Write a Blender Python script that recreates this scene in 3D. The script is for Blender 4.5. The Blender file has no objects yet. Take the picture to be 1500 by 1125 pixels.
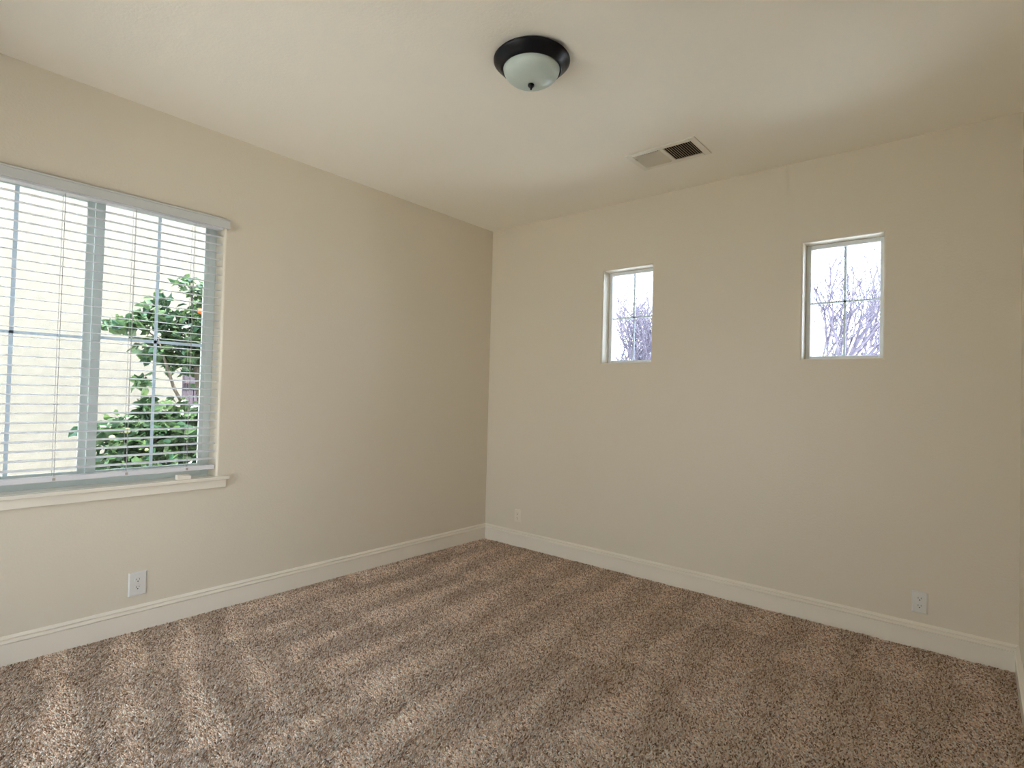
import bpy, bmesh, math, random
import numpy as np
from mathutils import Vector, Matrix

S = bpy.context.scene
C = S.collection
PI = math.pi

# ------------------------------------------------------------------ camera
cam_d = bpy.data.cameras.new('camera')
cam_d.sensor_width = 36.0
cam_d.lens = 811.9 / 1500.0 * 36.0
cam_d.clip_start = 0.02
cam = bpy.data.objects.new('camera', cam_d)
C.objects.link(cam)
yaw, pitch, roll = 0.6979, 0.01957, 0.02642
fw = Vector((-math.sin(yaw) * math.cos(pitch), math.cos(yaw) * math.cos(pitch), math.sin(pitch)))
rt = Vector((math.cos(yaw), math.sin(yaw), 0))
up = rt.cross(fw)
r2 = math.cos(roll) * rt + math.sin(roll) * up
u2 = -math.sin(roll) * rt + math.cos(roll) * up
cam.matrix_world = Matrix(((r2.x, u2.x, -fw.x, 3.35269), (r2.y, u2.y, -fw.y, -3.67533),
                           (r2.z, u2.z, -fw.z, 1.2756), (0, 0, 0, 1)))
S.camera = cam

# ------------------------------------------------------------------ world, sun, exposure
W = bpy.data.worlds.new('sky'); S.world = W; W.use_nodes = True
wn = W.node_tree.nodes; wl = W.node_tree.links
bg = wn['Background']
tc = wn.new('ShaderNodeTexCoord'); sx = wn.new('ShaderNodeSeparateXYZ')
rp = wn.new('ShaderNodeValToRGB')
wl.new(tc.outputs['Generated'], sx.inputs[0]); wl.new(sx.outputs['Z'], rp.inputs[0]); wl.new(rp.outputs[0], bg.inputs['Color'])
rp.color_ramp.elements[0].position = 0.0; rp.color_ramp.elements[0].color = (0.93, 0.96, 1.0, 1)
rp.color_ramp.elements[1].position = 0.7; rp.color_ramp.elements[1].color = (0.66, 0.82, 1.0, 1)
bg.inputs['Strength'].default_value = 9.0
sd = bpy.data.lights.new('sun', 'SUN'); sd.energy = 22.0; sd.angle = 0.01; sd.color = (1.0, 0.94, 0.84)
sun = bpy.data.objects.new('sun', sd); C.objects.link(sun); sun.location = (8, 0, 10)
sun.rotation_euler = Vector((-math.cos(math.radians(64)), -0.03, -math.sin(math.radians(64)))).to_track_quat('-Z', 'Y').to_euler()
S.view_settings.view_transform = 'Standard'; S.view_settings.look = 'None'
S.view_settings.gamma = 1.0; S.view_settings.use_curve_mapping = False
S.view_settings.exposure = 0.06
S.cycles.max_bounces = 14; S.cycles.diffuse_bounces = 9; S.cycles.transparent_max_bounces = 24
S.cycles.use_denoising = True
S.cycles.sample_clamp_indirect = 6.0

# ------------------------------------------------------------------ material helpers
def mat(name, col, rough=0.5, metal=0.0, bump=None, noise=None, spec=0.5, coat=0.0):
    """bump=(scale, strength, distance); noise=(scale, second colour)"""
    m = bpy.data.materials.new(name); m.use_nodes = True
    n = m.node_tree.nodes; l = m.node_tree.links; b = n['Principled BSDF']
    b.inputs['Base Color'].default_value = (*col, 1); b.inputs['Roughness'].default_value = rough
    b.inputs['Metallic'].default_value = metal; b.inputs['Specular IOR Level'].default_value = spec
    b.inputs['Coat Weight'].default_value = coat
    t = n.new('ShaderNodeTexCoord')
    if noise:
        z = n.new('ShaderNodeTexNoise'); z.inputs['Scale'].default_value = noise[0]; z.inputs['Detail'].default_value = 4
        x = n.new('ShaderNodeMix'); x.data_type = 'RGBA'
        x.inputs[6].default_value = (*col, 1); x.inputs[7].default_value = (*noise[1], 1)
        l.new(t.outputs['Object'], z.inputs['Vector'])
        r = n.new('ShaderNodeValToRGB'); r.color_ramp.elements[0].position = .35; r.color_ramp.elements[1].position = .65
        l.new(z.outputs['Fac'], r.inputs[0]); l.new(r.outputs[0], x.inputs[0]); l.new(x.outputs[2], b.inputs['Base Color'])
    if bump:
        z = n.new('ShaderNodeTexNoise'); z.inputs['Scale'].default_value = bump[0]; z.inputs['Detail'].default_value = 3
        k = n.new('ShaderNodeBump'); k.inputs['Strength'].default_value = bump[1]; k.inputs['Distance'].default_value = bump[2]
        l.new(t.outputs['Object'], z.inputs['Vector']); l.new(z.outputs['Fac'], k.inputs['Height']); l.new(k.outputs[0], b.inputs['Normal'])
    return m

WALL = (0.715, 0.65, 0.525)
M = {}
M['wall'] = mat('wall_paint', WALL, 0.42, bump=(90, 0.22, 0.004), spec=0.35)
M['ceil'] = mat('brightened_ceiling_paint', (0.93, 0.885, 0.78), 0.6, bump=(90, 0.22, 0.004), spec=0.2)  # likely the wall's own paint; the ceiling's extra light is put into this colour
M['trim'] = mat('trim_paint', (0.83, 0.775, 0.66), 0.18, spec=0.5)
M['vinyl'] = mat('window_vinyl', (0.62, 0.69, 0.66), 0.35)
M['vinyl2'] = mat('small_window_vinyl', (0.82, 0.86, 0.87), 0.35)
M['slat'] = mat('blind_slat', (0.74, 0.74, 0.76), 0.35)
M['cord'] = mat('blind_cord', (0.42, 0.40, 0.40), 0.8)
M['plug'] = mat('rail_plug', (0.45, 0.40, 0.34), 0.6)
M['bronze'] = mat('dark_bronze', (0.006, 0.006, 0.008), 0.32, spec=0.22)
M['dome'] = mat('frosted_dome', (0.58, 0.66, 0.60), 0.35, noise=(7, (0.50, 0.60, 0.55)), spec=0.4)
M['vent'] = mat('vent_enamel', (0.84, 0.80, 0.69), 0.4)
M['duct'] = mat('duct_shade', (0.035, 0.030, 0.015), 0.9)
M['plate'] = mat('outlet_plastic', (0.72, 0.71, 0.66), 0.3)
M['ivory'] = mat('ivory_plastic', (0.76, 0.70, 0.57), 0.3)
M['valance'] = mat('valance_vinyl', (0.57, 0.58, 0.555), 0.4)
M['slot'] = mat('outlet_slot', (0.05, 0.045, 0.04), 0.7)
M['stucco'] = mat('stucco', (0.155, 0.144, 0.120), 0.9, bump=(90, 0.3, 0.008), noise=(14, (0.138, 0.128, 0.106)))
M['unseen_roof'] = mat('roof_soffit', (0.75, 0.70, 0.60), 0.8)
M['soil'] = mat('concrete_ground', (0.74, 0.71, 0.66), 0.9, noise=(6, (0.66, 0.63, 0.58)), bump=(60, .4, .01))
M['bark'] = mat('grey_bark', (0.12, 0.10, 0.13), 0.9, noise=(12, (0.07, 0.06, 0.08)))
M['cbark'] = mat('citrus_bark', (0.12, 0.10, 0.08), 0.9)
M['orange'] = mat('orange_peel', (0.42, 0.09, 0.012), 0.45)
M['yfruit'] = mat('unripe_peel', (0.22, 0.23, 0.09), 0.45)
M['mauve'] = mat('mauve_board', (0.085, 0.065, 0.085), 0.7, noise=(5, (0.07, 0.055, 0.075)))
M['sill_block'] = mat('block_plastic', (0.80, 0.74, 0.64), 0.5)

def leafmat(name, a, b):
    m = bpy.data.materials.new(name); m.use_nodes = True
    n = m.node_tree.nodes; l = m.node_tree.links; p = n['Principled BSDF']
    g = n.new('ShaderNodeNewGeometry'); r = n.new('ShaderNodeValToRGB')
    r.color_ramp.elements[0].color = (*a, 1); r.color_ramp.elements[1].color = (*b, 1)
    l.new(g.outputs['Random Per Island'], r.inputs[0]); l.new(r.outputs[0], p.inputs['Base Color'])
    p.inputs['Roughness'].default_value = .32
    tr = n.new('ShaderNodeBsdfTranslucent'); l.new(r.outputs[0], tr.inputs['Color'])
    mx = n.new('ShaderNodeMixShader'); mx.inputs[0].default_value = .35
    l.new(p.outputs[0], mx.inputs[1]); l.new(tr.outputs[0], mx.inputs[2]); l.new(mx.outputs[0], n['Material Output'].inputs[0])
    return m
M['leaf'] = leafmat('citrus_leaf', (0.027, 0.073, 0.042), (0.115, 0.185, 0.07))
M['hleaf'] = leafmat('shrub_leaf', (0.08, 0.11, 0.09), (0.15, 0.18, 0.16))

def glassmat(name, tint):
    g = bpy.data.materials.new(name); g.use_nodes = True
    n = g.node_tree.nodes; l = g.node_tree.links; n.remove(n['Principled BSDF'])
    ta = n.new('ShaderNodeBsdfTransparent'); ta.inputs[0].default_value = (*tint, 1)
    gl = n.new('ShaderNodeBsdfGlossy'); gl.inputs['Roughness'].default_value = 0.02
    fr = n.new('ShaderNodeFresnel'); fr.inputs[0].default_value = 1.35
    mx = n.new('ShaderNodeMixShader')
    l.new(fr.outputs[0], mx.inputs[0]); l.new(ta.outputs[0], mx.inputs[1]); l.new(gl.outputs[0], mx.inputs[2])
    l.new(mx.outputs[0], n['Material Output'].inputs[0])
    return g
M['glass'] = glassmat('tinted_glass', (0.90, 0.92, 0.93))
M['glass2'] = glassmat('small_window_glass', (0.88, 0.92, 0.97))
M['muntin'] = mat('muntin_flare_tint', (0.70, 0.84, 0.95), 0.4)  # window flare's pale blue put into the base colour
M['rear_fill'] = glassmat('rear_fill_glass', (0.78, 0.78, 0.78))  # transmission sets the fill let in by the added rear opening
M['side'] = glassmat('side_fill_glass', (0.50, 0.50, 0.52))  # darkened to limit fill from the added side opening

# ------------------------------------------------------------------ mesh helpers
def link(name, me, m, parent=None, smooth=False):
    o = bpy.data.objects.new(name, me); C.objects.link(o)
    if m is not None: me.materials.append(m)
    if smooth:
        me.polygons.foreach_set('use_smooth', [True] * len(me.polygons))
    if parent is not None: o.parent = parent
    return o

def obj(name, bm, m, parent=None, smooth=False, bevel=0.0):
    bmesh.ops.recalc_face_normals(bm, faces=bm.faces)
    me = bpy.data.meshes.new(name); bm.to_mesh(me); bm.free()
    o = link(name, me, m, parent, smooth)
    if bevel:
        b = o.modifiers.new('bevel', 'BEVEL'); b.width = bevel; b.segments = 2; b.limit_method = 'ANGLE'
    return o

def box(bm, x0, x1, y0, y1, z0, z1):
    v = [bm.verts.new(p) for p in ((x0,y0,z0),(x1,y0,z0),(x1,y1,z0),(x0,y1,z0),(x0,y0,z1),(x1,y0,z1),(x1,y1,z1),(x0,y1,z1))]
    for f in ((0,3,2,1),(4,5,6,7),(0,1,5,4),(1,2,6,5),(2,3,7,6),(3,0,4,7)): bm.faces.new([v[i] for i in f])
    return v

def boxes(name, lst, m, parent=None, bevel=0.0):
    bm = bmesh.new()
    for b in lst: box(bm, *b)
    return obj(name, bm, m, parent, bevel=bevel)

def lathe(name, prof, m, parent=None, seg=64, origin=(0,0,0)):
    bm = bmesh.new(); rings = []
    for r, z in prof:
        if r < 1e-5: rings.append([bm.verts.new((origin[0], origin[1], origin[2]+z))])
        else: rings.append([bm.verts.new((origin[0]+r*math.cos(2*PI*i/seg), origin[1]+r*math.sin(2*PI*i/seg), origin[2]+z)) for i in range(seg)])
    for a, b in zip(rings, rings[1:]):
        for i in range(seg):
            j = (i+1) % seg
            if len(a) == 1 and len(b) > 1: bm.faces.new((a[0], b[i], b[j]))
            elif len(b) == 1 and len(a) > 1: bm.faces.new((a[i], b[0], a[j]))
            elif len(a) > 1: bm.faces.new((a[i], b[i], b[j], a[j]))
    return obj(name, bm, m, parent, smooth=True)

def empty(name, loc=(0,0,0)):
    o = bpy.data.objects.new(name, None); C.objects.link(o); o.location = loc; o.empty_display_size = .1
    return o

def tag(o, label=None, cat=None, group=None, kind=None):
    if label: o['label'] = label
    if cat: o['category'] = cat
    if group: o['group'] = group
    if kind: o['kind'] = kind
    return o

def struct(o): o['kind'] = 'structure'; return o

# ------------------------------------------------------------------ room shell
RW, RD, RH = 3.519, 4.30, 2.74
BULL = 0.012

def wall(name, to_world, length, height, holes, thick, m):
    """slab seen from the room at d=0, opening edges rounded. to_world(u, d, z); holes (u0,u1,z0,z1)"""
    us = sorted({0.0, length, *[h[0] for h in holes], *[h[1] for h in holes]})
    zs = sorted({0.0, height, *[h[2] for h in holes], *[h[3] for h in holes]})
    bm = bmesh.new(); vd = {}
    def V(i, j, d):
        if (i, j, d) not in vd: vd[(i, j, d)] = bm.verts.new(to_world(us[i], thick if d else 0.0, zs[j]))
        return vd[(i, j, d)]
    def hole(i, j):
        if i < 0 or j < 0 or i >= len(us)-1 or j >= len(zs)-1: return 'out'
        cu = (us[i]+us[i+1])/2; cz = (zs[j]+zs[j+1])/2
        return any(h[0] < cu < h[1] and h[2] < cz < h[3] for h in holes)
    soft = []
    for i in range(len(us)-1):
        for j in range(len(zs)-1):
            if hole(i, j): continue
            bm.faces.new((V(i,j,0), V(i+1,j,0), V(i+1,j+1,0), V(i,j+1,0)))
            bm.faces.new((V(i,j,1), V(i,j+1,1), V(i+1,j+1,1), V(i+1,j,1)))
            for (di, dj, a, b) in ((-1,0,(i,j),(i,j+1)), (1,0,(i+1,j),(i+1,j+1)), (0,-1,(i,j),(i+1,j)), (0,1,(i,j+1),(i+1,j+1))):
                h = hole(i+di, j+dj)
                if h:
                    bm.faces.new((V(*a,0), V(*b,0), V(*b,1), V(*a,1)))
                    if h is True: soft.append((V(*a,0), V(*b,0)))
    bmesh.ops.recalc_face_normals(bm, faces=bm.faces)
    es = [e for e in bm.edges if any(set(e.verts) == set(s) for s in soft)]
    if es: bmesh.ops.bevel(bm, geom=es, offset=BULL, segments=5, profile=0.5, affect='EDGES')
    return struct(obj(name, bm, m))

# openings
FILL_REAR = (0.30, 2.00, 0.02, 2.10)
FILL_SIDE = (0.10, 1.60, 0.02, 2.10)
L_Y0, L_Y1, L_Z0, L_Z1 = -3.493, -2.307, 0.742, 2.252
w2 = (1.156, 1.560, 1.538, 2.240)
w3 = (2.541, 2.950, 1.538, 2.240)
wall('wall_left', lambda u, d, z: (-d, -RD + u, z), RD, RH, [(RD+L_Y0, RD+L_Y1, L_Z0, L_Z1)], 0.17, M['wall'])
wall('wall_back', lambda u, d, z: (u, d, z), RW, RH, [w2, w3], 0.17, M['wall'])
wall('wall_right', lambda u, d, z: (RW + d, -RD + u, z), RD, RH, [FILL_SIDE], 0.17, M['wall'])
wall('wall_rear', lambda u, d, z: (u, -RD - d, z), RW, RH, [FILL_REAR], 0.17, M['wall'])
struct(boxes('ceiling', [(-0.17, RW+0.17, -RD-0.17, 0.17, RH, RH+0.2)], M['ceil']))
struct(boxes('floor', [(-0.17, RW+0.17, -RD-0.17, 0.17, -0.25, -0.0085)], M['soil']))

# baseboards
PROF = [(0.0, 0.0), (0.014, 0.0), (0.014, 0.0915), (0.0100, 0.0925), (0.0100, 0.0950), (0.0185, 0.0960), (0.0185, 0.0985), (0.0095, 0.1070), (0.0050, 0.1085),
        (0.0050, 0.1130), (0.0125, 0.1140), (0.0125, 0.1165), (0.0030, 0.1260), (0.0, 0.1275)]
def baseboard(name, a, b, nrm, trim0=0.014, trim1=0.014):
    a = Vector(a); b = Vector(b); nrm = Vector(nrm); d = (b-a).normalized()
    bm = bmesh.new(); A = []; B = []
    for t, z in PROF:
        A.append(bm.verts.new(a + nrm*t + d*t*(trim0/0.014) + Vector((0,0,z-(0.011 if z == 0 else 0)))))
        B.append(bm.verts.new(b + nrm*t - d*t*(trim1/0.014) + Vector((0,0,z-(0.011 if z == 0 else 0)))))
    for i in range(len(PROF)-1): bm.faces.new((A[i], B[i], B[i+1], A[i+1]))
    bm.faces.new((A[-1], B[-1], B[0], A[0])); bm.faces.new(A); bm.faces.new(B)
    return struct(obj(name, bm, M['trim']))
baseboard('baseboard_left', (0,-RD,0), (0,0,0), (1,0,0))
baseboard('baseboard_back', (0,0,0), (RW,0,0), (0,-1,0))
baseboard('baseboard_right', (RW,-RD+1.62,0), (RW,0,0), (-1,0,0), trim0=0)

# ------------------------------------------------------------------ left window
win = struct(empty('window_1', (-0.12, (L_Y0+L_Y1)/2, L_Z0)))
def in_frame(parent, origin):
    """returns a builder placing world-space boxes under parent whose world origin is origin"""
    def f(name, lst, m, bevel=0.0):
        bm = bmesh.new()
        for b in lst: box(bm, b[0]-origin[0], b[1]-origin[0], b[2]-origin[1], b[3]-origin[1], b[4]-origin[2], b[5]-origin[2])
        return obj(name, bm, m, parent, bevel=bevel)
    return f
o1 = tuple(win.location); B = in_frame(win, o1)
gy0, gy1, gz0, gz1 = L_Y0+0.043, L_Y1-0.043, 0.80, 2.236
frm = B('window_frame', [(-.165,-.11, L_Y0, gy0, L_Z0, L_Z1), (-.165,-.11, gy1, L_Y1, L_Z0, L_Z1),
                   (-.165,-.11, gy0, gy1, L_Z0, gz0), (-.165,-.11, gy0, gy1, gz1, L_Z1)], M['vinyl'], .004)
F = in_frame(frm, o1)
# fixed sash (left) and sliding sash (right) with their stiles
fs = B('fixed_sash', [(-.160,-.135, gy0, gy0+.03, gz0, gz1), (-.160,-.135, -2.925, -2.892, gz0, gz1),
                      (-.160,-.135, gy0+.03, -2.925, gz0, gz0+.03), (-.160,-.135, gy0+.03, -2.925, gz1-.03, gz1)], M['vinyl'], .002)
ss = B('sliding_sash', [(-.133,-.112, -2.893, -2.855, gz0, gz1), (-.133,-.112, gy1-.017, gy1, gz0, gz1),
                        (-.133,-.112, -2.855, gy1-.017, gz0, gz0+.03), (-.133,-.112, -2.855, gy1-.017, gz1-.03, gz1)], M['vinyl'], .002)
FS = in_frame(fs, o1); SS = in_frame(ss, o1)
FS('pane', [(-.149,-.146, gy0+.028, -2.923, gz0+.028, gz1-.016)], M['glass'])
SS('pane', [(-.124,-.121, -2.857, gy1-.02, gz0+.028, gz1-.016)], M['glass'])
FS('muntin', [(-.145,-.141, -3.205, -3.189, gz0+.03, gz1-.018), (-.145,-.141, gy0+.03, -2.925, 1.504, 1.518)], M['muntin'])
SS('muntin', [(-.120,-.116, -2.612, -2.597, gz0+.03, gz1-.018), (-.120,-.116, -2.855, gy1-.017, 1.507, 1.523)], M['muntin'])
SS('latch', [(-.1115,-.100, -2.892, -2.868, 1.50, 1.56), (-.100,-.094, -2.888, -2.872, 1.515, 1.545)], M['vinyl'], .002)

# stool and apron
sb = bmesh.new()
box(sb, -.11, -.0005, L_Y0+.0005, L_Y1-.0005, .7425, .762)
box(sb, -.0005, .034, -3.556, -2.244, .743, .762)
struct(obj('trim_1', sb, M['trim'], bevel=.004))
ab = bmesh.new()
box(ab, 0, .016, -3.545, -2.256, .697, .7425)
struct(obj('trim_2', ab, M['trim'], bevel=.003))

# ------------------------------------------------------------------ blind
by0, by1 = L_Y0+.006, L_Y1-.006
bo = (-.035, (by0+by1)/2, .80)
blind = tag(empty('window_blind', bo), 'white horizontal slat blind lowered over the left window, its slats open', 'window blind')
D = in_frame(blind, bo)
vb = bmesh.new()
box(vb, .016, .026, L_Y0-.004, L_Y1+.018, 2.193, 2.246)
box(vb, .0005, .016, L_Y1+.008, L_Y1+.018, 2.193, 2.246)
box(vb, .0005, .016, L_Y0-.004, L_Y0+.006, 2.193, 2.246)
box(vb, .016, .029, L_Y0-.004, L_Y1+.018, 2.236, 2.246)
for v in vb.verts: v.co -= Vector(bo)
obj('valance', vb, M['valance'], blind, bevel=.002)
hr = D('headrail', [(-.062, -.006, by0, by1, 2.190, 2.232)], M['slat'], .002)
tilt = math.radians(-5.0)
def slat_mesh():
    bm = bmesh.new(); n = 8; w = .050
    top = []; bot = []
    for i in range(n+1):
        s = -w/2 + w*i/n
        crown = .0016*(1-(2*s/w)**2)
        for lst, dz in ((top, .0016), (bot, -.0016)):
            e = .0 if 0 < i < n else .0006*(-1 if dz > 0 else 1)
            zz = crown+dz+e
            x = s*math.cos(tilt); z = zz + s*math.sin(tilt)
            lst.append([bm.verts.new((x, y, z)) for y in (by0-bo[1], by1-bo[1])])
    for i in range(n):
        bm.faces.new((top[i][0], top[i+1][0], top[i+1][1], top[i][1]))
        bm.faces.new((bot[i][0], bot[i][1], bot[i+1][1], bot[i+1][0]))
    for i in (0, n): bm.faces.new((top[i][0], top[i][1], bot[i][1], bot[i][0]))
    for k in (0, 1):
        bm.faces.new([t[k] for t in top] + [b[k] for b in reversed(bot)])
    bmesh.ops.recalc_face_normals(bm, faces=bm.faces)
    me = bpy.data.meshes.new('slat'); bm.to_mesh(me); bm.free(); me.materials.append(M['slat'])
    return me
sme = slat_mesh()
z = 2.148
while z > 0.845:
    o = bpy.data.objects.new('slat', sme); C.objects.link(o); o.parent = blind
    o.location = (0, 0, z - bo[2]); z -= .0443
br = D('bottom_rail', [(-.060, -.010, by0, by1, .804, .828)], M['slat'], .003)
BR = in_frame(br, bo)
for y in (-3.34, -3.040, -2.746, -2.460):
    BR('rail_plug', [(-.0098, -.0075, y-.006, y+.006, .810, .822)], M['plug'], .0015)
def cord(name, pts, r, m, parent, o):
    bm = bmesh.new(); prev = None
    for p in pts:
        ring = [bm.verts.new((p[0]-o[0]+r*math.cos(a), p[1]-o[1]+r*math.sin(a), p[2]-o[2])) for a in (0, PI/2, PI, 3*PI/2)]
        if prev:
            for i in range(4): bm.faces.new((prev[i], prev[(i+1)%4], ring[(i+1)%4], ring[i]))
        prev = ring
    return obj(name, bm, m, parent)
for y in (-3.34, -3.040, -2.746, -2.460):
    cord('ladder_cord', [(-.0095, y, 2.190), (-.0095, y, .828)], .0009, M['cord'], blind, bo)
    cord('ladder_cord', [(-.0605, y, 2.190), (-.0605, y, .828)], .0009, M['cord'], blind, bo)
    cord('lift_cord', [(-.035, y+.004, 2.190), (-.035, y+.004, .828)], .0011, M['cord'], blind, bo)

# small block on the stool
blk = bmesh.new()
v = box(blk, -.018, .018, -2.516, -2.446, 0, .026)
v[6].co.z -= .006; v[7].co.z -= .002
for q in blk.verts: q.co.y += 2.481
b_o = obj('sill_block', blk, M['sill_block'], bevel=.002); b_o.location = (0.002, -2.481, .762)
tag(b_o, 'small off-white plastic block lying on the window sill under the blind', 'block')

# ------------------------------------------------------------------ small windows
def small_window(name, w):
    x0, x1, z0, z1 = w
    o = struct(empty(name, ((x0+x1)/2, .13, z0)))
    A = in_frame(o, tuple(o.location))
    t = .026
    fr = A('window_frame', [(x0, x0+t, .095, .165, z0, z1), (x1-t, x1, .095, .165, z0, z1),
                       (x0+t, x1-t, .095, .165, z0, z0+.022), (x0+t, x1-t, .095, .165, z1-t, z1)], M['vinyl2'], .004)
    A('pane', [(x0+t-.002, x1-t+.002, .128, .131, z0+.02, z1-t+.002)], M['glass2'])
    cx = (x0+x1)/2; cz = 1.886
    A('muntin', [(cx-.0065, cx+.0065, .121, .126, z0+.022, z1-t), (x0+t, x1-t, .121, .126, cz-.006, cz+.006)], M['muntin'])
small_window('window_2', w2)
small_window('window_3', w3)

# glazed opening added in the rear wall (behind the camera) to brighten the room
o = struct(empty('fill_opening_rear', ((FILL_REAR[0]+FILL_REAR[1])/2, -RD-.1, 0)))
A = in_frame(o, tuple(o.location))
rx0, rx1, rz0, rz1 = FILL_REAR; cx = (rx0+rx1)/2
A('window_frame', [(rx0, rx0+.04, -RD-.14, -RD-.08, rz0, rz1), (rx1-.04, rx1, -RD-.14, -RD-.08, rz0, rz1), (cx-.03, cx+.03, -RD-.14, -RD-.08, rz0+.04, rz1-.04),
                   (rx0+.04, rx1-.04, -RD-.14, -RD-.08, rz0, rz0+.04), (rx0+.04, rx1-.04, -RD-.14, -RD-.08, rz1-.04, rz1)], M['vinyl'], .003)
A('pane', [(rx0+.04, rx1-.04, -RD-.112, -RD-.108, rz0+.04, rz1-.04)], M['rear_fill'])

# glazed opening added in the right wall beside the camera for fill light
o = struct(empty('fill_opening_side', (RW+.1, -RD+(FILL_SIDE[0]+FILL_SIDE[1])/2, 0)))
A = in_frame(o, tuple(o.location))
sy0, sy1, sz0, sz1 = -RD+FILL_SIDE[0], -RD+FILL_SIDE[1], FILL_SIDE[2], FILL_SIDE[3]
A('window_frame', [(RW+.08, RW+.14, sy0, sy0+.04, sz0, sz1), (RW+.08, RW+.14, sy1-.04, sy1, sz0, sz1), (RW+.08, RW+.14, sy0+.04, sy1-.04, sz0, sz0+.04),
                   (RW+.08, RW+.14, sy0+.04, sy1-.04, sz1-.04, sz1)], M['vinyl'], .003)
A('pane', [(RW+.108, RW+.112, sy0+.04, sy1-.04, sz0+.04, sz1-.04)], M['side'])

# ------------------------------------------------------------------ ceiling lamp
lc = (1.862, -1.822, RH)
lamp = tag(empty('ceiling_lamp', lc), 'unlit round ceiling light with black rim and frosted glass bowl', 'ceiling light')
lathe('rim', [(0,0),(.146,0),(.158,-.006),(.1655,-.014),(.1655,-.019),(.160,-.024),(.156,-.030),(.150,-.034),(.141,-.044),(.134,-.052),(.128,-.056),(.123,-.054),(.121,-.046),(.121,-.01),(0,-.01)], M['bronze'], lamp)
dp = [(.1225, -.050)]
for i in range(1, 17):
    a = i/16*PI/2
    dp.append((.1225*math.cos(a)**.85 if i < 16 else 0, -.050-.066*math.sin(a)))
lathe('glass_bowl', dp, M['dome'], lamp)
lathe('finial', [(0,-.112),(.006,-.113),(.011,-.115),(.0145,-.119),(.0145,-.123),(.011,-.128),(.006,-.132),(.0042,-.137),(.0030,-.141),(0,-.142)], M['bronze'], lamp, seg=24)

# ------------------------------------------------------------------ ceiling vent
vo = (1.925, -.581, RH)
vent = tag(empty('ceiling_vent', vo), 'rectangular white ceiling air vent with two louvred sections', 'vent')
V = in_frame(vent, vo)
ya, yb = -.673, -.487
xa, xb, xc, xd = 1.745, 1.914, 1.936, 2.103
X0, X1, Y0, Y1 = 1.708, 2.140, -.712, -.448
vz0, vz1 = RH-.007, RH-.0005
V('cover_frame', [(X0, xa, Y0, Y1, vz0, vz1), (xd, X1, Y0, Y1, vz0, vz1), (xb, xc, ya, yb, vz0, vz1),
            (xa, xd, Y0, ya, vz0, vz1), (xa, xd, yb, Y1, vz0, vz1)], M['vent'], .003)
V('backing', [(xa-.003, xd+.003, ya-.003, yb+.003, RH-.0012, RH-.0002)], M['duct'])  # near-black sheet painting the shade inside a duct that is not built
def fins(xa, xb, ang, n=12):
    bm = bmesh.new(); p = (xb-xa)/n
    L = .0145
    for i in range(n):
        cx = xa + p*(i+.5); dx = L/2*math.cos(ang); dz = L/2*math.sin(ang)
        nx, nz = -math.sin(ang)*.0006, math.cos(ang)*.0006
        zc = RH-.0075
        pts = [(cx-dx-nx, zc-dz-nz), (cx+dx-nx, zc+dz-nz), (cx+dx+nx, zc+dz+nz), (cx-dx+nx, zc-dz+nz)]
        f = [bm.verts.new((q[0]-vo[0], ya-vo[1], q[1]-vo[2])) for q in pts]
        k = [bm.verts.new((q[0]-vo[0], yb-vo[1], q[1]-vo[2])) for q in pts]
        bm.faces.new(f); bm.faces.new(k)
        for j in range(4): bm.faces.new((f[j], f[(j+1)%4], k[(j+1)%4], k[j]))
    return obj('louvre', bm, M['vent'], vent)
fins(xa, xb, math.radians(38))
fins(xc, xd, math.radians(-52))
V('damper_lever', [(xa+.002, xa+.008, -.655, -.625, RH-.017, RH-.008)], M['vent'])

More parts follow.
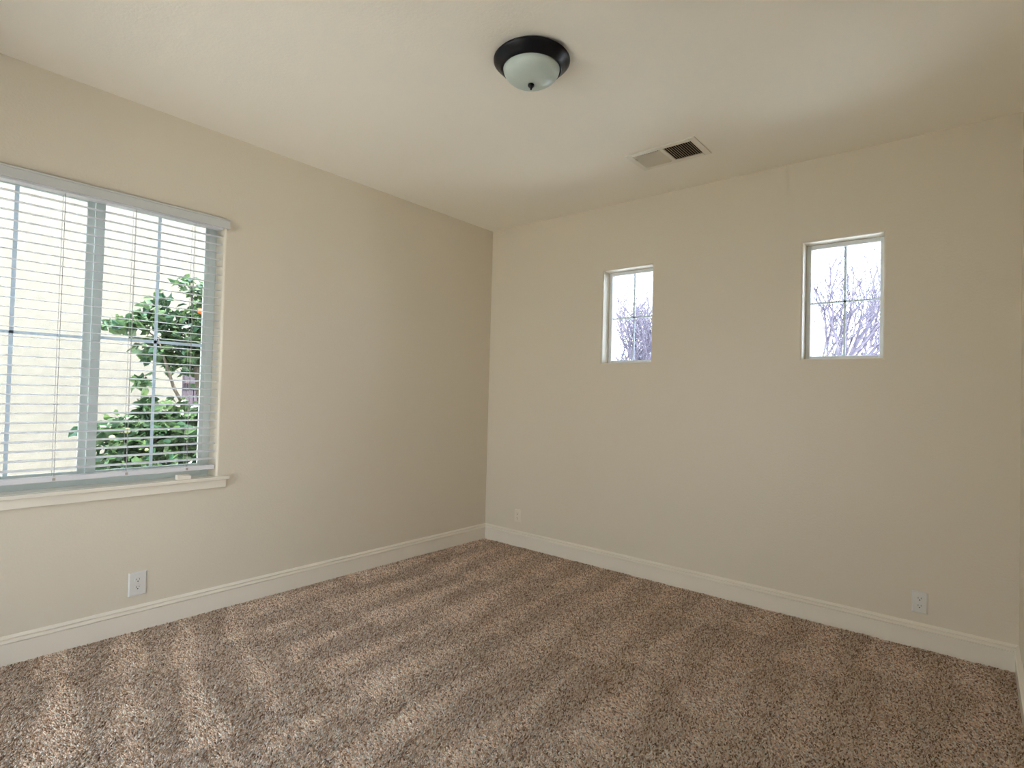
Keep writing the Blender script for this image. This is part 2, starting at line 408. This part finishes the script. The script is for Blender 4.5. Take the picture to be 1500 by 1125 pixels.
# ------------------------------------------------------------------ outlets
def outlet(loc, rz, w, h, label, pm='plate'):
    """local frame: plate in the XZ plane, facing -Y"""
    o = empty('wall_outlet', loc); o.rotation_euler = (0, 0, rz)
    tag(o, label, 'wall outlet', 'duplex outlets above the baseboards')
    bm = bmesh.new()
    f = .0022; d = .0055
    a = [(-w/2, 0, -h/2), (w/2, 0, -h/2), (w/2, 0, h/2), (-w/2, 0, h/2)]
    b = [(-w/2, -.002, -h/2), (w/2, -.002, -h/2), (w/2, -.002, h/2), (-w/2, -.002, h/2)]
    c = [(-w/2+.006, -d, -h/2+.006), (w/2-.006, -d, -h/2+.006), (w/2-.006, -d, h/2-.006), (-w/2+.006, -d, h/2-.006)]
    r = [[bm.verts.new(p) for p in s] for s in (a, b, c)]
    bm.faces.new(r[0]); bm.faces.new(r[2])
    for s, t in ((r[0], r[1]), (r[1], r[2])):
        for i in range(4): bm.faces.new((s[i], s[(i+1)%4], t[(i+1)%4], t[i]))
    obj('cover_plate', bm, M[pm], o, bevel=.0012)
    for s in (1, -1):
        zc = .0195*s
        bm = bmesh.new(); ring = []
        for i in range(28):
            t = 2*PI*i/28; x = .0172*math.cos(t); zz = max(-.0095, min(.0125, .0172*math.sin(t)))
            ring.append((x, zz))
        A_ = [bm.verts.new((x, -.0052, zc+zz)) for x, zz in ring]
        B_ = [bm.verts.new((x*.98, -.0076, zc+zz*.98)) for x, zz in ring]
        bm.faces.new(A_); bm.faces.new(B_)
        for i in range(28): bm.faces.new((A_[i], A_[(i+1)%28], B_[(i+1)%28], B_[i]))
        rc = obj('receptacle', bm, M[pm], o)
        bm = bmesh.new()
        box(bm, -.0075, -.0053, -.0080, -.0070, zc+.000, zc+.0085)
        box(bm, .0053, .0075, -.0080, -.0070, zc+.001, zc+.0078)
        cy = [bm.verts.new((.0030*math.cos(2*PI*i/12), -.0080, zc-.0060+.0030*math.sin(2*PI*i/12))) for i in range(12)]
        cz = [bm.verts.new((.0030*math.cos(2*PI*i/12), -.0070, zc-.0060+.0030*math.sin(2*PI*i/12))) for i in range(12)]
        bm.faces.new(cy); bm.faces.new(cz)
        for i in range(12): bm.faces.new((cy[i], cy[(i+1)%12], cz[(i+1)%12], cz[i]))
        obj('socket_slots', bm, M['slot'], rc)
    sc = lathe('screw', [(0, .0062), (.0024, .0062), (.0030, .0054), (.0030, .0045), (0, .0045)], M[pm], o, seg=12)
    sc.rotation_euler = (PI/2, 0, 0)
outlet((0, -2.680, .239), PI/2, .084, .124, 'white double wall outlet on the left wall below the blinds window')
outlet((3.130, 0, .234), 0, .070, .114, 'white double wall outlet on the back wall near the right corner')
outlet((.375, 0, .250), 0, .072, .110, 'small ivory double wall outlet on the back wall beside the far corner', 'ivory')

# ------------------------------------------------------------------ carpet
rng = np.random.default_rng(7)
def value_noise(x, y, s, seed):
    r = np.random.default_rng(seed); G = r.random((256, 256))
    u = x/s + 50; v = y/s + 50; i = np.floor(u).astype(int); j = np.floor(v).astype(int); a = u-i; b = v-j
    a = a*a*(3-2*a); b = b*b*(3-2*b); i %= 255; j %= 255
    return (G[i, j]*(1-a)+G[i+1, j]*a)*(1-b) + (G[i, j+1]*(1-a)+G[i+1, j+1]*a)*b

def strokes(a, b, w, L, seed):
    """wedge shaped brush strokes: a across, b along (growing away from the wall)"""
    r = np.random.default_rng(seed)
    off = r.random(400); wid = r.uniform(.55, 1.0, 400)
    a = a + (value_noise(a, b, .5, seed+1)-.5)*.10
    u = a/w + 40; i = np.floor(u).astype(int); f = u-i
    v = b/(L*(0.8+.4*off[i % 400])) + off[i % 400]*3; jv = np.floor(v).astype(int); g = v-jv
    k = (i*7+jv*13) % 400
    half = .5*wid[k]*(g*.85+.12)
    d = half - np.abs(f-.5)
    return np.clip(d/.10, -1, 1)*(.6+.4*off[(k+5) % 400])

def vacuum(x, y):
    """lay of the pile, -1..1: strokes square to the back wall, and square to the left wall near the window"""
    z1 = strokes(x + (y+2)*.06, -y, .30, .85, 3)
    z2 = strokes(y + x*.25, x, .26, .62, 5)
    e = 1.35 + (value_noise(x, y, .4, 12)-.5)*.5
    m = np.clip((e-x)/.12, 0, 1)*np.clip((-2.2+(value_noise(x, y, .3, 14)-.5)*.3-y)/.12, 0, 1)
    s = z1*(1-m) + z2*m
    s = s*.85 + (value_noise(x, y, .22, 8)-.5)*.6 + (value_noise(x, y, .05, 9)-.5)*.4
    return np.clip(s, -1, 1)

step = .0070
xs = np.arange(.015, RW-.014, step); ys = np.arange(-RD+.01, -.015, step)
X, Y = np.meshgrid(xs, ys); X = X.ravel(); Y = Y.ravel(); N = X.size
X = X + rng.uniform(-.5, .5, N)*step; Y = Y + rng.uniform(-.5, .5, N)*step
X = np.clip(X, .0148, RW-.0148); Y = np.clip(Y, -RD+.002, -.0148)
lay = vacuum(X, Y)
h = rng.uniform(.0065, .0105, N)
ang = rng.uniform(0, 2*PI, N); lean = rng.uniform(.001, .0085, N)
dx = np.cos(ang)*lean + lay*.0052*(-.35); dy = np.sin(ang)*lean + lay*.0052*(-.94)
rad = rng.uniform(.0026, .0041, N); rot = rng.uniform(0, 2*PI, N)
vb = np.empty((N, 7, 3))
for k in range(3):
    a = rot + k*2*PI/3
    vb[:, k, 0] = X + np.cos(a)*rad*.8; vb[:, k, 1] = Y + np.sin(a)*rad*.8; vb[:, k, 2] = -.0095
    a = a + .7
    vb[:, 3+k, 0] = X + np.cos(a)*rad + dx*.45; vb[:, 3+k, 1] = Y + np.sin(a)*rad + dy*.45; vb[:, 3+k, 2] = -.0095 + h*.62
vb[:, 6, 0] = X + dx*1.3; vb[:, 6, 1] = Y + dy*1.3; vb[:, 6, 2] = -.0095 + h
vb[:, :, 0] = np.clip(vb[:, :, 0], .0142, RW-.0142); vb[:, :, 1] = np.clip(vb[:, :, 1], -RD+.001, -.0142)
tri = []
for k in range(3):
    j = (k+1) % 3
    tri += [(k, j, 3+j), (k, 3+j, 3+k), (3+k, 3+j, 6)]
tri = np.array(tri)
F_ = (tri[None] + (np.arange(N)*7)[:, None, None]).reshape(-1, 3)
me = bpy.data.meshes.new('carpet')
me.vertices.add(N*7); me.vertices.foreach_set('co', vb.astype(np.float32).ravel())
me.loops.add(F_.size); me.loops.foreach_set('vertex_index', F_.astype(np.int32).ravel())
me.polygons.add(len(F_)); me.polygons.foreach_set('loop_start', np.arange(0, F_.size, 3, dtype=np.int32))
me.update(calc_edges=True)
me.polygons.foreach_set('use_smooth', np.ones(len(F_), dtype=bool))
# yarn colour of every tuft (heather mix) and a painted tone for light on the brushed strokes
yarn = rng.random(N)
at = me.attributes.new('yarn', 'FLOAT', 'POINT'); at.data.foreach_set('value', np.repeat(yarn, 7).astype(np.float32))
at = me.attributes.new('pile_sheen', 'FLOAT', 'POINT'); at.data.foreach_set('value', np.repeat(lay, 7).astype(np.float32))
m = bpy.data.materials.new('carpet_yarn'); m.use_nodes = True
n = m.node_tree.nodes; l = m.node_tree.links; b = n['Principled BSDF']
b.inputs['Roughness'].default_value = .85; b.inputs['Specular IOR Level'].default_value = .15

a1 = n.new('ShaderNodeAttribute'); a1.attribute_name = 'yarn'
cr = n.new('ShaderNodeValToRGB'); e = cr.color_ramp.elements
e[0].position = 0; e[0].color = (.19, .105, .06, 1); e[1].position = 1; e[1].color = (.98, .90, .80, 1)
k = e.new(.25); k.color = (.50, .34, .22, 1); k = e.new(.55); k.color = (.74, .56, .42, 1); k = e.new(.85); k.color = (.90, .75, .61, 1)
a2 = n.new('ShaderNodeAttribute'); a2.attribute_name = 'pile_sheen'
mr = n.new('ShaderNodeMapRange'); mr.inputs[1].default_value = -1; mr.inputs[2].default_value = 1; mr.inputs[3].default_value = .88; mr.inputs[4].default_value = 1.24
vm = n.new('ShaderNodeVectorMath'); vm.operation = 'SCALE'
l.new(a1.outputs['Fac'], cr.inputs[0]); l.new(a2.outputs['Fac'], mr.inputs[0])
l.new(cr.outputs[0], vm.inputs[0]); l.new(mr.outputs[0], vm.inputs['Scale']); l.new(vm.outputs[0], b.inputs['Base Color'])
cp = link('carpet', me, m)
tag(cp, 'brown and beige flecked cut pile carpet covering the whole floor, with vacuum strokes', 'carpet', kind='stuff')

# ------------------------------------------------------------------ outside
struct(boxes('ground', [(-14, 18, -24, 26, -.40, -.252)], M['soil']))
struct(boxes('unseen_roof', [(-.35, RW+1.2, -RD-1.2, .45, 2.945, 3.15)], M['unseen_roof']))  # unseen; overhangs sized to hold back sky and sun at the added openings
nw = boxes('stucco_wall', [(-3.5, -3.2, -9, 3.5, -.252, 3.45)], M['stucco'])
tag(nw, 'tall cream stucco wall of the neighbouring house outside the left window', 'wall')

def foliage(name, clusters, m, parent, o, leaf=.07, seed=1, aspect=.5, dens=1.0):
    r = np.random.default_rng(seed); vs = []; fs = []
    for (c, rad, cnt) in clusters:
        for _ in range(int(cnt*dens)):
            d = r.normal(size=3); d /= np.linalg.norm(d); q = np.array(c) + d*np.array(rad)*r.random()**.5 - np.array(o)
            L = leaf*r.uniform(.65, 1.15)
            ax = r.normal(size=3); ax[2] = ax[2]*.5-.15; ax /= np.linalg.norm(ax)
            sd_ = np.cross(ax, r.normal(size=3)); sd_ /= np.linalg.norm(sd_); nn = np.cross(ax, sd_)
            w = L*aspect/2; i = len(vs)
            vs += [q, q+ax*L*.3+sd_*w+nn*w*.35, q+ax*L*.7+sd_*w*.8+nn*w*.3, q+ax*L-nn*w*.3, q+ax*L*.7-sd_*w*.8+nn*w*.3, q+ax*L*.3-sd_*w+nn*w*.35, q+ax*L*.5]
            fs += [(i, i+1, i+6), (i+1, i+2, i+6), (i+2, i+3, i+6), (i+3, i+4, i+6), (i+4, i+5, i+6), (i+5, i, i+6)]
    me = bpy.data.meshes.new(name); me.from_pydata([tuple(v) for v in vs], [], fs)
    return link(name, me, m, parent)

def limb_mesh(segs, name, m, parent, o, sides=6):
    """segs: list of polylines [(Vector, radius), ...]"""
    vs = []; fs = []
    for pl in segs:
        base = len(vs)
        for i, (p, r) in enumerate(pl):
            d = (pl[min(i+1, len(pl)-1)][0] - pl[max(i-1, 0)][0]).normalized()
            a = d.orthogonal().normalized(); b = d.cross(a)
            for k in range(sides):
                t = 2*PI*k/sides; vs.append(p - Vector(o) + a*r*math.cos(t) + b*r*math.sin(t))
        for i in range(len(pl)-1):
            for k in range(sides):
                j = (k+1) % sides
                fs.append((base+i*sides+k, base+i*sides+j, base+(i+1)*sides+j, base+(i+1)*sides+k))
        fs.append(tuple(base+(len(pl)-1)*sides+k for k in range(sides)))
    me = bpy.data.meshes.new(name); me.from_pydata(vs, [], fs)
    return link(name, me, m, parent, smooth=True)

# citrus tree in the side yard
to = (-1.85, -1.72, -.252)
ct = tag(empty('citrus_tree', to), 'leafy green citrus tree with fruit between the left window and the stucco wall', 'tree')
Vv = Vector
limb_mesh([[(Vv((-1.85,-1.72,-.25)), .035), (Vv((-1.83,-1.75,.5)), .030), (Vv((-1.80,-1.72,1.1)), .026), (Vv((-1.78,-1.80,1.6)), .018), (Vv((-1.75,-1.85,2.15)), .008)],
           [(Vv((-1.82,-1.73,.9)), .018), (Vv((-1.75,-1.95,1.25)), .014), (Vv((-1.7,-2.1,1.65)), .009), (Vv((-1.7,-2.3,1.8)), .005)],
           [(Vv((-1.83,-1.75,.45)), .018), (Vv((-1.75,-2.0,.8)), .012), (Vv((-1.7,-2.45,.95)), .006)],
           [(Vv((-1.80,-1.72,1.1)), .014), (Vv((-1.75,-1.6,1.6)), .010), (Vv((-1.75,-1.6,2.1)), .005)]], 'trunk', M['cbark'], ct, to)
CL = [((-1.7,-1.80,1.90),(.14,.10,.12),60), ((-1.7,-1.76,1.68),(.14,.10,.16),70), ((-1.7,-1.95,1.66),(.12,.10,.08),30), ((-1.72,-2.42,1.74),(.10,.05,.05),12), ((-1.75,-2.30,1.755),(.14,.10,.065),34), ((-1.75,-2.16,1.83),(.14,.11,.09),42), ((-1.75,-2.08,1.96),(.12,.07,.07),20),
      ((-1.75,-1.90,2.14),(.12,.06,.09),14), ((-1.75,-1.78,2.08),(.14,.08,.13),30), ((-1.75,-1.99,1.79),(.16,.13,.12),60),
      ((-1.75,-1.80,1.76),(.18,.12,.20),80), ((-1.75,-2.13,1.58),(.14,.10,.10),42), ((-1.8,-1.93,1.52),(.18,.13,.13),75),
      ((-1.80,-1.76,1.55),(.18,.12,.18),70), ((-1.75,-2.18,1.31),(.10,.05,.07),16), ((-1.8,-2.10,1.10),(.14,.12,.09),46),
      ((-1.8,-2.30,.90),(.22,.20,.16),130), ((-1.8,-2.08,.90),(.24,.20,.22),190), ((-1.8,-1.84,.93),(.24,.18,.26),210),
      ((-1.8,-2.32,.66),(.22,.16,.17),110), ((-1.8,-2.06,.63),(.26,.22,.22),220), ((-1.8,-1.78,.62),(.26,.2,.24),220),
      ((-1.75,-2.55,.935),(.05,.06,.025),5), ((-1.8,-1.62,1.2),(.2,.12,.5),90), ((-1.8,-1.85,.3),(.3,.4,.3),160)]
foliage('foliage', CL, M['leaf'], ct, to, leaf=.098, seed=4, aspect=.55, dens=1.7)
def fruit(p, r, m):
    bm = bmesh.new(); bmesh.ops.create_icosphere(bm, subdivisions=2, radius=r)
    for v in bm.verts: v.co += Vector(p)-Vector(to); v.co.z -= 0
    obj('fruit', bm, m, ct, smooth=True)
for p, r, mm in (((-1.42,-1.893,1.879), .024, 'orange'), ((-1.62,-1.76,1.885), .022, 'yfruit'), ((-1.55,-2.42,.88), .022, 'yfruit'), ((-1.53,-2.33,.93), .022, 'yfruit'), ((-1.53,-2.20,.78), .014, 'yfruit')):
    fruit(p, r, M[mm])
fb = bmesh.new()
for i in range(3):
    box(fb, -2.30, -2.275, -1.70+.095*i, -1.70+.095*i+.09, -.252, 1.52)
box(fb, -2.275, -2.24, -1.70, -1.40, 1.30, 1.38)
box(fb, -2.275, -2.24, -1.70, -1.40, .35, .43)
tag(obj('fence_panel', fb, M['mauve'], bevel=.004), 'mauve brown upright fence boards half hidden behind the citrus tree', 'fence')

# bare trees beyond the small windows
def bare_tree(base, height, lean, seed, label, spread=.55, depth=5, r0=.05, n0=4):
    rr = random.Random(seed); segs = []
    def grow(p, d, L, r, lv):
        pl = [(p.copy(), r)]; q = p.copy(); dd = d.copy(); n = 4
        for i in range(n):
            dd = (dd + Vector((rr.uniform(-.13,.13), rr.uniform(-.13,.13), rr.uniform(-.05,.13)))).normalized()
            q = q + dd*L/n; pl.append((q.copy(), r*(1-.42*(i+1)/n)))
            if lv > 0 and i >= 1 and rr.random() < .72:
                s = Vector((rr.uniform(-1,1), rr.uniform(-1,1), rr.uniform(-.2,.7))).normalized()
                grow(q, (dd*(1-spread*.5) + s*spread).normalized(), L*rr.uniform(.5,.8), max(r*.52, .006), lv-1)
        segs.append(pl)
        if lv > 0:
            for _ in range(2):
                s = Vector((rr.uniform(-1,1), rr.uniform(-1,1), rr.uniform(-.1,.6))).normalized()
                grow(q, (dd + s*spread).normalized(), L*rr.uniform(.6,.85), r*.56, lv-1)
    b = Vector(base); o = empty('bare_tree', base); tag(o, label, 'tree')
    trunk_top = b + Vector((0,0,height*.32))
    segs.append([(b, r0), (b+Vector((.01,0,height*.16)), r0*.92), (trunk_top, r0*.85)])
    for i in range(n0):
        d = (Vector(lean) + Vector((rr.uniform(-.5,.5), rr.uniform(-.4,.4), 0)) + Vector((0,0,1))).normalized()
        grow(trunk_top, d, height*.30, r0*.55, depth-1)
    limb_mesh(segs, 'branches', M['bark'], o, base, sides=4)
bare_tree((1.30, 5.6, -.252), 3.7, (.30, 0, 0), 11, 'bare branching tree seen through the right small window, its limbs leaning right', depth=4, r0=.07, n0=5)
bare_tree((1.00, 9.6, -.252), 4.7, (.45, 0, 0), 5, 'lower bare twiggy tree behind the leaning one, seen through the right small window', depth=4, r0=.08, n0=5)
bare_tree((-2.10, 6.2, -.252), 3.05, (.05, 0, 0), 23, 'dense bare twiggy tree seen through the left small window', depth=5, r0=.07, n0=6)
bare_tree((-3.25, 9.6, -.252), 4.6, (.0, 0, 0), 31, 'farther bare tree standing behind the dense one, seen through the left small window', depth=4, r0=.08, n0=5)
def shrub(base, cl, label, seed):
    o = tag(empty('hedge_shrub', base), label, 'shrub')
    foliage('foliage', cl, M['hleaf'], o, base, leaf=.13, seed=seed)
    limb_mesh([[(Vector(base), .03), (Vector(base)+Vector((0,0,1.3)), .015)], [(Vector(base)+Vector((0,0,.6)), .02), (Vector(base)+Vector((.3,0,1.5)), .01)]], 'stem', M['bark'], o, base)
shrub((1.1, 13.5, -.252), [((.9, 13.5, 1.5), (1.5, .4, 1.35), 2200)], 'low leafy shrub at the bottom edge of the right small window', 2)
shrub((-5.6, 13.5, -.252), [((-5.6, 13.5, 1.5), (1.5, .4, 1.45), 2200)], 'low leafy shrub at the bottom edge of the left small window', 3)
